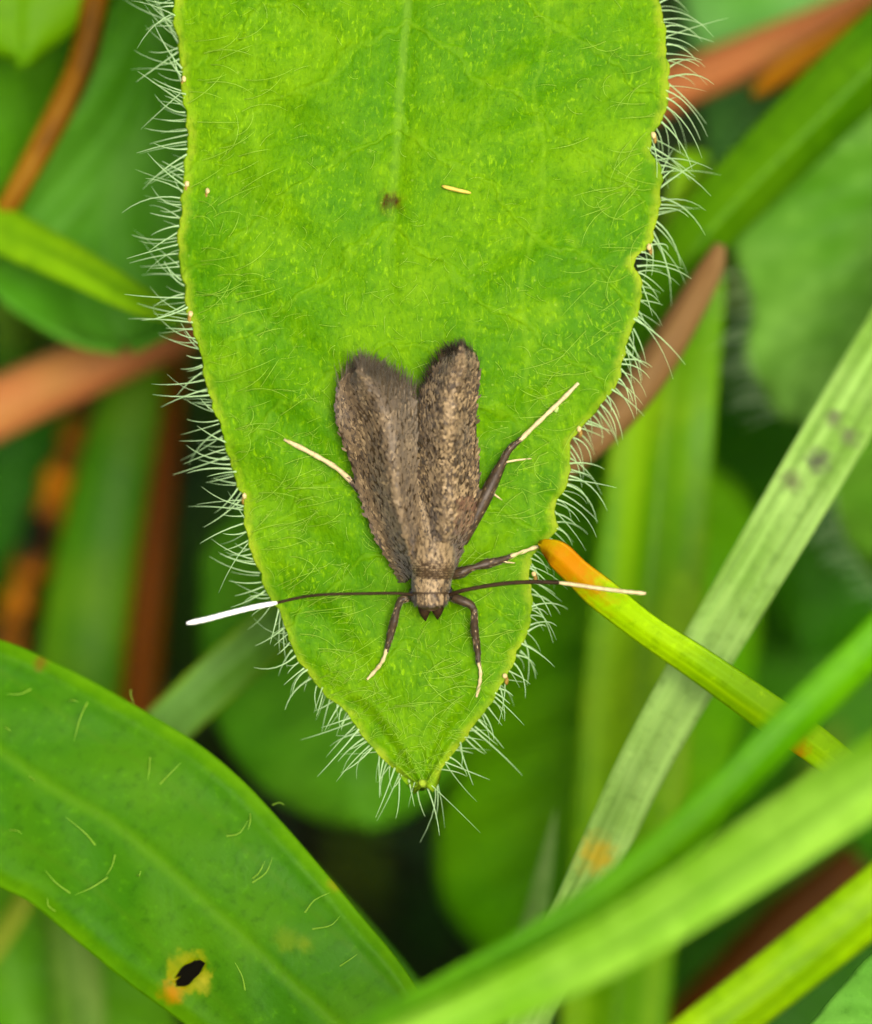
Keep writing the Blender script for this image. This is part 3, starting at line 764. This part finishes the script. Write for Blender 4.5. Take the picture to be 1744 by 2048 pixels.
fb, QF, AF = leaf_sheet('blade', L3(lo, fd), L3(up, fd), i_mat, nu=81, nv=190, dome=.3, groove=.05, side=.03, nside=9, thick=.2, parent=fl, fold=0.08, hole=(378, 1946, 37, 17, math.radians(-42)))
# yellow dead tissue round the hole and pale blotches, placed in the blade's own surface coordinates
def surf_at(px, py):
    k = np.argmin((QF[..., 0]-px)**2 + (QF[..., 1]-py)**2); return AF.reshape(-1, 3)[k], QF.reshape(-1, 3)[k]
s_ = NT('tmp'); bpy.data.materials.remove(s_.m)
sp_ = []
for (x, y, r0, r1, c) in [(378, 1946, .34, .66, lin(150, 165, 0, .54)), (402, 1960, .0, .36, lin(190, 190, 40, .56)), (345, 1988, .0, .42, lin(200, 146, 0, .55)), (570, 1878, .0, .45, lin(112, 158, 5, .5)), (610, 1885, .0, .3, lin(118, 160, 8, .5)),
                          (680, 1768, .02, .3, lin(150, 175, 10, .45)), (86, 1330, .02, .28, lin(120, 110, 20, .6))]:
    a_, _ = surf_at(x, y); sp_.append((float(a_[0]), float(a_[1]), r0, r1, c))
def front_extra(s, col, h, X, fv):
    ax = s.math('ABSOLUTE', X[0])
    col = s.mix(col, lin(104, 164, 10, .58), s.math('MULTIPLY', s.rng(ax, .24, .04), .4))
    for x0 in (1.55, -1.5):
        col = s.mix(col, lin(92, 152, 8, .44), s.math('MULTIPLY', s.rng(s.math('ABSOLUTE', s.math('SUBTRACT', X[0], x0)), .12, .02), .3))
    return col, h
fb.data.materials[0] = leaf_mat('front_leaf', lin(64, 134, 0, .54), lin(84, 148, 0, .54), rough=.4, trans=.3, spec=.06, edge=lin(104, 168, 0, .56), edge_w=.55, fine=3.0, big=.25, bump=.03, spots=sp_, extra=front_extra)
def front_hair(x, y, x2, y2, r=.014):
    _, q0 = surf_at(x, y); _, q1 = surf_at(x2, y2)
    a = Pc(x, y, q0[2]-0.02); b = Pc(x2, y2, q1[2]-0.22); m = (a+b)/2 + np.array([rnd.gauss(0, .05), rnd.gauss(0, .05), .1])
    v, f, _ = tube(spline([a, m, b], 7), r*np.array([1.3, 1, .9, .8, .65, .45, .2]), 4, caps=False); mesh('hair', to_world(v), f, SHAIR, fl)
for h in [(175, 1405, 148, 1482), (62, 1378, 12, 1388), (320, 1568, 362, 1525), (190, 1690, 132, 1634), (140, 1786, 90, 1740), (215, 1755, 150, 1790), (230, 1710, 212, 1752), (453, 1672, 497, 1640), (500, 1628, 496, 1660), (505, 1765, 545, 1715), (505, 1757, 530, 1722),
          (625, 1858, 680, 1832), (610, 1825, 660, 1785), (680, 1932, 715, 1908), (490, 1980, 470, 1925), (110, 1822, 95, 1795), (262, 1300+80, 268, 1408), (140, 1402, 158, 1404), (10, 1455, 22, 1462), (275, 1750, 282, 1742), (60, 1553, 68, 1560), (545, 1610, 570, 1611), (20, 1660, 44, 1668), (300, 1515, 296, 1560)]:
    front_hair(*h)

def boost(c, k): return tuple(min(.9, x*k) for x in c[:3]) + (1,)
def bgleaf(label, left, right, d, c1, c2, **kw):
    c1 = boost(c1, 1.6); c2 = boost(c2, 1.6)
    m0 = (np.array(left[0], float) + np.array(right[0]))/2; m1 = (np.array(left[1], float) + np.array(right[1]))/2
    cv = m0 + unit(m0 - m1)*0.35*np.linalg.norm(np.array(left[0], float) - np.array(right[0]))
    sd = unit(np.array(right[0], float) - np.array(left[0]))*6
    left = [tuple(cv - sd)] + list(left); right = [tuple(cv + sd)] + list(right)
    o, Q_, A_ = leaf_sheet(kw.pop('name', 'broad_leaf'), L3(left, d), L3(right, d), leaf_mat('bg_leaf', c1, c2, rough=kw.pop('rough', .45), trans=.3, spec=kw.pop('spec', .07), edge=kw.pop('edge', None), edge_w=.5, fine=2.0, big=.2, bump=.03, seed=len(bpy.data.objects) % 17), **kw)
    tag(o, label, 'leaf', kw.get('group'))
    p = RN @ Pc(cv[0], cv[1], DS(d(*cv)) + .25) + ORG; q_ = RN @ Pc(m0[0], m0[1], DS(d(*m0)) + .25) + ORG; t = unit(p - q_); h = max(p[2], 8.0)
    g_ = np.array([p[0] + t[0]*h*.4, p[1] + t[1]*h*.4, 0.0]); g_[2] = ground_z(g_[0], g_[1]) - 1.5; k = np.linspace(0, 1, 18)[:, None]
    E = (1-k)**3*(p - t*.8) + 3*(1-k)**2*k*(p + t*h*.3 - np.array([0, 0, h*.1])) + 3*(1-k)*k*k*(g_ + np.array([0, 0, h*.4])) + k**3*g_
    v, f, a = tube((E - ORG) @ RN, np.linspace(.45, .6, 18), 8); mesh('stalk', to_world(v), f, STALK, o, attr=a)
    return o
# left: dull green leaf behind stem and yellow-green blade, its rounded end at the red stem
bgleaf('dull green rounded leaf behind the yellow-green blade, beside the brown stalk', [(230, -500), (205, -200), (165, 40), (110, 220), (10, 400), (-50, 500), (-20, 570), (60, 635), (150, 678), (240, 694)],
       [(420, -520), (450, -200), (480, 100), (480, 350), (450, 520), (400, 610), (340, 655), (262, 693)], lambda x, y: 11 + 0.004*(300-x)*0, lin(58, 116, 14, .72), lin(72, 126, 32, .72), dome=-1.0, groove=-.1, side=.2, nside=4)
bgleaf('light green leaf at the back between the brown stalk and the dark gap', [(-250, -260), (-220, 0), (-180, 150), (-120, 300), (-40, 430)], [(330, -300), (260, -60), (190, 120), (110, 280), (10, 440)], lambda x, y: 17, lin(62, 130, 6, .62), lin(84, 150, 10, .62), dome=.8)
bgleaf('yellow-green leaf end hanging over the brown stalk', [(-320, -300), (-260, -120), (-140, 60), (40, 130)], [(420, -300), (330, -140), (220, 0), (60, 135)], lambda x, y: 7.5, lin(96, 160, 0, .36), lin(110, 168, 2, .36), dome=.6, side=.02)
# behind the tip
bgleaf('dark green round leaf below the tip of the hairy leaf', [(430, 1060), (400, 1200), (410, 1380), (470, 1520), (560, 1605), (660, 1650), (740, 1660)],
       [(960, 1060), (1000, 1200), (985, 1350), (940, 1480), (890, 1570), (830, 1630), (760, 1660)], lambda x, y: 14, lin(56, 112, 10, .8), lin(70, 122, 18, .8), dome=1.2, side=.15)
bgleaf('deep green leaf behind the broad vertical blade, with rounded left edge', [(1060, 1000), (1010, 1250), (930, 1480), (880, 1620), (868, 1700), (880, 1790), (920, 1860), (990, 1930), (1080, 1980)],
       [(1500, 1000), (1520, 1250), (1480, 1480), (1440, 1620), (1400, 1760), (1340, 1860), (1260, 1940), (1180, 1980), (1100, 1990)], lambda x, y: 17, lin(62, 122, 0, .8), lin(76, 130, 2, .8), dome=1.5, side=.2)
# right: lobed leaves
bgleaf('lobed green leaf with dark veins beside the grey-green blade', [(1640, 120), (1560, 250), (1480, 400), (1470, 520), (1505, 600), (1490, 680), (1515, 770), (1560, 838), (1610, 846)],
       [(2200, 150), (2180, 300), (2150, 450), (2100, 600), (2000, 700), (1900, 760), (1800, 800), (1720, 830), (1640, 848)], lambda x, y: 11, lin(72, 132, 20, .52), lin(104, 156, 56, .54), dome=.5, groove=.15, side=.14, nside=6, rag=5)
bgleaf('green lobed leaf part below the grey-green blade, hairy at its edge', [(2100, 560), (1950, 640), (1800, 760), (1700, 880), (1660, 980), (1680, 1060), (1720, 1130), (1780, 1200)],
       [(2300, 700), (2250, 800), (2200, 900), (2120, 1000), (2050, 1080), (1980, 1150), (1900, 1200), (1830, 1215)], lambda x, y: 12, lin(74, 134, 18, .52), lin(98, 152, 40, .54), dome=.8, side=.2, rag=4)
bgleaf('pale dull leaf behind the red stem at the top', [(1360, -350), (1340, -100), (1380, 60), (1400, 200), (1410, 330), (1440, 420)], [(2000, -400), (1980, -100), (1900, 100), (1780, 240), (1640, 340), (1500, 420)], lambda x, y: 19, lin(74, 138, 40, .66), lin(100, 156, 76, .68), dome=1.0)
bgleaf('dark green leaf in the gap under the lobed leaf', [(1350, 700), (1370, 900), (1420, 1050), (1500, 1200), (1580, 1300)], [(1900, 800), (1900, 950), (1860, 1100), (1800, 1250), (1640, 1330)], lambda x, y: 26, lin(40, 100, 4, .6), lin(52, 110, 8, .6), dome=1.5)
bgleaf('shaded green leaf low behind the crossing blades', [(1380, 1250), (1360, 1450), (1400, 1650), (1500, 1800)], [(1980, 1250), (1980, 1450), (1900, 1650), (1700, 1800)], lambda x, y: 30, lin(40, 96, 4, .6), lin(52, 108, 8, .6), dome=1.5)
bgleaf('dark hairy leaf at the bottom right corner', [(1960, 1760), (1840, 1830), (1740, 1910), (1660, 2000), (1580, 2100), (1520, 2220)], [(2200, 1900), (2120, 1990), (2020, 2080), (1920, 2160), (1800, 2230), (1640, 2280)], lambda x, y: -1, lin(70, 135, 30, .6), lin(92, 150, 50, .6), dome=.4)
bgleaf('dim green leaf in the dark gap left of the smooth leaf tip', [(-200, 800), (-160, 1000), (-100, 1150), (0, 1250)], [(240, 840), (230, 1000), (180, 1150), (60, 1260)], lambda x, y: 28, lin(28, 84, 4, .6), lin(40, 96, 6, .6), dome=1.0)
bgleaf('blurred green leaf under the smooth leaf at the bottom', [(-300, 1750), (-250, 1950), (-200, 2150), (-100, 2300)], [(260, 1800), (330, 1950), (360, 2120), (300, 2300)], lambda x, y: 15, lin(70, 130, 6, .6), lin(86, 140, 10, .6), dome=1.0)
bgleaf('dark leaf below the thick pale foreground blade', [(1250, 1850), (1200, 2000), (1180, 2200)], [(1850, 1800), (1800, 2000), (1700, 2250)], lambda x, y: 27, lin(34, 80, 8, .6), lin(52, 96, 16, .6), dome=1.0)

# hairs along the lobed leaf's edge
LOB = [o for o in C.objects if o.get('label', '').startswith('lobed green')][0]
LOB2 = [o for o in C.objects if o.get('label', '').startswith('green lobed')][0]
for par, line, dd in ((LOB, [(1475, 540), (1500, 600), (1490, 680), (1515, 770), (1550, 830)], 11), (LOB2, [(1665, 960), (1680, 1060), (1720, 1130), (1780, 1200)], 12)):
    bag = Bag(); q = spline([(x, y, 0) for x, y in line], 24)
    for (x, y, _) in q:
        p0 = Pc(x+6, y, DS(dd)); d = unit((-1, -.1+rnd.gauss(0, .2), rnd.gauss(0, .15)))
        v, f, a = tube(hair_pts(p0, d, rnd.uniform(.6, 1.1), np.array([0, -.2, 0]), 5), .011*np.array([1.2, 1, .8, .6, .2]), 4, caps=False); bag.add(v, f, a)
    o = bag.build('edge_hairs', HAIR, par); o['kind'] = 'stuff'

# ------------------------------------------------------------------ neighbours: grass blades and stems
def gmat(c1, c2, **kw):
    return leaf_mat('grass_blade', c1, c2, rough=kw.pop('rough', .42), trans=kw.pop('trans', .3), spec=.07, edge=kw.pop('edge', None), edge_w=kw.pop('edge_w', .2), fine=2.5, big=kw.pop('big', .25), bump=kw.pop('bump', .05), ribs=kw.pop('ribs', 3.0), seed=len(bpy.data.objects) % 23, **kw)
def blade_(label, pts, c1, c2, mk={}, **kw):
    o = ribbon('grass_blade', pts, gmat(c1, c2, **mk), **kw); tag(o, label, 'grass'); return o
blade_('short yellow-green blade pointing at the hairy leaf, over the dull leaf', [(-420, 260, 9, 120), (-200, 350, 8, 112), (0, 455, 7, 98), (150, 530, 6, 82), (270, 595, 5, 62), (345, 630, 4, 34), (372, 642, 4, 8)], lin(100, 160, 2, .62), lin(128, 180, 6, .62), prof='n', depth=.12, roll=12)
blade_('broad upright green blade under the red stem, beside the orange stalk', [(300, 560, 21, 70), (270, 760, 20, 120), (225, 950, 20, 150), (185, 1150, 20, 165), (150, 1400, 20, 175), (120, 1700, 21, 180), (90, 2000, 23, 180)], lin(66, 130, 2, .62), lin(100, 152, 8, .62), prof='n', depth=.12, mk=dict(ribs=1.2))
blade_('grey-green blade with yellow rim passing under the leaf below the white antenna tip', [(200, 1590, 9, 92), (350, 1440, 8, 100), (470, 1330, 8, 104), (590, 1230, 8, 100), (760, 1080, 9, 90), (950, 900, 10, 80)], lin(84, 138, 30, .62), lin(106, 158, 66, .62), prof='m', depth=.10, roll=-15, mk=dict(edge=lin(125, 170, 5, .62), edge_w=.16))
blade_('broad upright pale-ribbed blade behind the right side of the hairy leaf', [(1390, 300, 11, 60), (1370, 560, 11, 160), (1335, 800, 10, 200), (1310, 1050, 10, 220), (1285, 1300, 10, 225), (1262, 1600, 10, 228), (1240, 1900, 11, 222), (1215, 2250, 12, 215)], lin(82, 138, 0, .84), lin(114, 160, 10, .84), prof='v', depth=-.12, nu=21, ribs=2, rib_h=.02, mk=dict(ribs=1.1))
blade_('grey-green ribbed blade with dark smudges, crossed by the yellow blade', [(2050, 260, 6, 134), (1890, 510, 5, 132), (1744, 748, 4, 130), (1600, 990, 3, 126), (1420, 1294, 2.4, 114), (1290, 1524, 2, 104), (1180, 1762, 2, 96), (1090, 1960, 2.5, 88), (980, 2250, 3, 80)],
       lin(116, 162, 58, .84), lin(146, 186, 92, .84), prof='v', depth=-.06, nu=33, nv=110, ribs=5, rib_h=.014, thick=.25,
       mk=dict(ribs=3.6, bump=.04, spots=[(.05, 10.15, .02, .5, lin(96, 106, 76, .7)), (-.3, 9.2, .0, .4, lin(112, 126, 80, .7)), (.25, 9.0, .0, .35, lin(112, 126, 80, .7)), (.35, 10.95, .0, .42, lin(112, 126, 76, .7)), (.1, 21.2, .0, .7, lin(190, 172, 40, .7))]))
GB = C.objects[-1]
blade_('yellow-green fallen blade with orange end touched by the moth\'s foot', [(1076, 1088, -.12, 12), (1086, 1094, -.25, 34), (1112, 1112, -.4, 58), (1150, 1148, -.3, 60), (1200, 1192, -.3, 70), (1290, 1262, .2, 68), (1400, 1335, .4, 74), (1520, 1418, .2, 78), (1640, 1500, -.2, 74), (1744, 1590, -.6, 68), (1900, 1740, -1, 70), (2100, 1960, -2, 60)],
       lin(120, 172, 0, .92), lin(144, 188, 0, .92), prof='m', depth=.10, roll=[-34, -20, -12, -14, -10], nv=140, wav=.05, ribs=1, rib_h=.02, mk=dict(ribs=2.6, bump=.06, spots=[(.1, 0.6, .3, 2.2, lin(196, 164, 0, .66)), (-.25, 1.0, .1, 1.1, lin(214, 142, 0, .66)), (.2, .3, .0, .4, lin(150, 92, 0, .5)), (.35, 7.9, .05, .6, lin(205, 160, 0, .6))]))
blade_('bright green blurred blade crossing in front of the yellow one', [(2250, 760, -6, 90), (2000, 1030, -6.5, 92), (1744, 1300, -7, 90), (1590, 1450, -7.2, 90), (1400, 1640, -7.5, 88), (1250, 1768, -7.8, 84), (1100, 1872, -8, 80), (900, 1980, -8, 72), (700, 2090, -8, 62), (450, 2220, -8, 50)], lin(82, 156, 0, .74), lin(102, 176, 2, .74), prof='n', depth=.16, roll=18, nu=21, ribs=3, rib_h=.012, mk=dict(ribs=2.4, bump=.08))
blade_('thick pale green blurred blade nearest the lens at the lower right', [(2200, 1260, -9, 150), (1980, 1400, -9.2, 150), (1744, 1552, -9.5, 148), (1500, 1712, -9.8, 140), (1300, 1842, -10, 126), (1100, 1950, -10, 112), (900, 2046, -10.5, 96), (600, 2180, -10.5, 80)], lin(110, 174, 14, .68), lin(142, 198, 58, .68), prof='n', depth=.14, roll=-10, nu=25, ribs=4, rib_h=.012, mk=dict(ribs=2.2, bump=.08))
blade_('lime green blade in the lower right corner', [(2150, 1490, -4, 130), (1950, 1650, -4.5, 134), (1744, 1825, -5, 138), (1600, 1940, -5, 136), (1450, 2055, -5, 132), (1200, 2240, -5, 120)], lin(120, 178, 0, .64), lin(150, 198, 0, .66), prof='n', depth=.22, roll=20, nu=21, ribs=3, rib_h=.012, mk=dict(ribs=2.0, bump=.08))
blade_('folded green blade with bright keel under the red stem at the right', [(2100, -180, 9, 170), (1900, 0, 8.5, 165), (1744, 140, 8, 160), (1600, 280, 8, 150), (1480, 400, 8, 140), (1390, 500, 8, 124), (1320, 610, 8.5, 100), (1250, 760, 9, 70)], lin(66, 128, 2, .62), lin(92, 150, 4, .62), prof='m', depth=.42, roll=14, nu=15, mk=dict(ribs=1.5))
blade_('pale blurred blade standing under the smooth leaf', [(110, 1600, 13, 90), (140, 1850, 12, 100), (160, 2050, 12, 104), (180, 2300, 12, 100)], lin(86, 140, 20, .62), lin(120, 160, 60, .62), prof='n', depth=.12)
blade_('thin yellowish blade at the lower left edge', [(-80, 1980, 11, 40), (0, 1880, 11, 44), (60, 1770, 11, 40), (120, 1600, 12, 30)], lin(130, 160, 20, .62), lin(150, 170, 40, .62), prof='n', depth=.15)
blade_('green blade below the tip of the smooth leaf', [(560, 1700, 8, 60), (700, 1850, 7, 60), (820, 1990, 6.5, 56), (960, 2200, 6, 50)][::-1], lin(60, 130, 4, .62), lin(80, 146, 8, .62), prof='n', depth=.12)
blade_('narrow pale blade at the bottom beside the broad upright one', [(1112, 1620, 7, 4), (1095, 1710, 7, 26), (1060, 1900, 7, 60), (1040, 2060, 7, 74), (1010, 2300, 7, 80)], lin(110, 160, 60, .62), lin(140, 180, 90, .62), prof='n', depth=.1)

def stem(name, label, pts, mat, sides=14, nv=50, flat=.8, knots=None):
    q = spline([(p[0], p[1], DS(p[2]), p[3]) for p in pts], nv); s = (D+q[:, 2])/D/PXMM
    c = np.column_stack([(q[:, 0]-872)*s, (1024-q[:, 1])*s, -q[:, 2]]); r = q[:, 3]*s/2
    if knots is not None: r = r*knots(np.linspace(0, 1, nv))
    c, r = run_on(c, r, pts)
    v, f, a = tube(c, r, sides, flat); o = mesh(name, to_world(v), f, mat, attr=a); tag(o, label, 'stem'); return o
def stem_mat(name, cs, scale=.6, rough=.5, stretch=.25):
    s = NT(name); lm = s.attr('lm').outputs['Vector']; n = s.noise(s.mapv(lm, (1, stretch, 1)), scale, 4, .6); n2 = s.noise(s.mapv(lm, (1, .06, 1)), scale*7, 3)
    col = s.ramp(n, [(p, c) for p, c in cs]); col = s.mix(col, tuple(x*.5 for x in cs[0][1][:3])+(1,), s.math('MULTIPLY', s.rng(n2, .5, .3), .5))
    nrm = s.bump(n2, .5, .06); return s.finish(col, rough, .06, .1, None, nrm)
stem('plant_stem', 'curved orange-brown dry stalk at the upper left', [(235, -420, 10, 52), (215, -160, 9, 54), (190, 0, 8, 56), (165, 120, 8, 56), (105, 250, 7.5, 54), (25, 395, 7.5, 46), (-20, 470, 8, 40)], stem_mat('brown_stem', [(.34, lin(76, 52, 0, .5)), (.5, lin(132, 86, 0, .52)), (.66, lin(172, 128, 24, .52))], 1.0))
stem('plant_stem', 'long red stem passing behind the hairy leaf from edge to edge', [(-600, 1120, 15, 120), (-300, 980, 15, 120), (0, 815, 15, 122), (250, 700, 15, 118), (600, 535, 16, 112), (1000, 345, 16, 106), (1350, 175, 16, 92), (1744, 15, 15, 90), (2100, -130, 14, 90)], stem_mat('red_stem', [(.32, lin(192, 112, 62, .54)), (.5, lin(196, 126, 70, .54)), (.66, lin(176, 140, 66, .54))], .35))
stem('plant_stem', 'blurred orange stalk upright beside the broad green blade', [(345, 620, 24, 66), (330, 820, 23, 72), (310, 1050, 23, 76), (290, 1250, 23, 78), (265, 1500, 23, 80), (230, 1900, 24, 80)], stem_mat('orange_stem', [(.3, lin(110, 58, 0, .46)), (.5, lin(146, 80, 0, .46)), (.7, lin(156, 94, 0, .46))], .3))
stem('plant_stem', 'tan pink stem slanting behind the right margin hairs', [(1440, 488, 6, 22), (1425, 530, 6, 50), (1370, 630, 5.5, 68), (1300, 745, 5, 76), (1230, 830, 4.6, 78), (1160, 895, 4.4, 76), (1000, 1020, 5, 70), (800, 1180, 6, 60)], stem_mat('tan_stem', [(.3, lin(140, 100, 52, .4)), (.5, lin(162, 128, 78, .4)), (.7, lin(174, 140, 90, .4))], .5))
stem('plant_stem', 'amber streak of dry stalk just under the red stem at the top right', [(1505, 190, 13, 14), (1545, 160, 13, 44), (1600, 125, 13, 56), (1680, 75, 13, 56), (1800, 0, 13, 50), (2000, -120, 13, 40)], stem_mat('amber_stem', [(.3, lin(185, 115, 0, .55)), (.7, lin(195, 140, 10, .55))], .4))
stem('plant_stem', 'knotted dry stalk with orange nodes in the dark gap at the left', [(205, 760, 24, 56), (160, 870, 24, 66), (95, 1030, 24, 74), (45, 1190, 24, 74), (0, 1340, 24, 70), (-60, 1560, 25, 66)], stem_mat('knot_stem', [(.47, lin(24, 24, 0, .25)), (.57, lin(176, 108, 0, .7)), (.68, lin(225, 150, 0, .8))], .45, stretch=1.0), knots=lambda t: .75+.35*np.sin(t*30)**2)
stem('plant_stem', 'rusty stalk lying low behind the lime blade at the bottom right', [(1720, 1720, 20, 90), (1580, 1840, 20, 110), (1470, 1960, 20, 120), (1340, 2100, 20, 120), (1200, 2260, 20, 110)], stem_mat('rust_stem', [(.3, lin(72, 42, 0, .5)), (.7, lin(104, 58, 0, .5))], .3))

# ------------------------------------------------------------------ dim undergrowth between the plants and the soil
bag = Bag()
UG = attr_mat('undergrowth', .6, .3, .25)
for k in range(420):
    x = rnd.uniform(-45, 45); y = rnd.uniform(-55, 60); z0 = ground_z(x, y)
    top = rnd.uniform(10, 30); az = rnd.uniform(0, 2*math.pi); lean = rnd.uniform(.3, 1.3)
    w = rnd.uniform(.7, 2.6)
    q = []
    for t in np.linspace(0, 1, 7):
        q.append((x + math.cos(az)*lean*top*t*t, y + math.sin(az)*lean*top*t*t, z0 + top*(1.25*t - .35*t*t) - 1))
    q = np.array(q)
    side = np.array([-math.sin(az), math.cos(az), 0]); V = []; F = []
    for i, p in enumerate(q):
        ww = w*math.sin(math.pi*(.12+.86*i/6))**.7
        V += [p - side*ww/2, p + np.array([0, 0, -.12*ww]), p + side*ww/2]
    for i in range(6):
        for j in range(2): F.append((i*3+j, i*3+j+1, i*3+j+4, i*3+j+3))
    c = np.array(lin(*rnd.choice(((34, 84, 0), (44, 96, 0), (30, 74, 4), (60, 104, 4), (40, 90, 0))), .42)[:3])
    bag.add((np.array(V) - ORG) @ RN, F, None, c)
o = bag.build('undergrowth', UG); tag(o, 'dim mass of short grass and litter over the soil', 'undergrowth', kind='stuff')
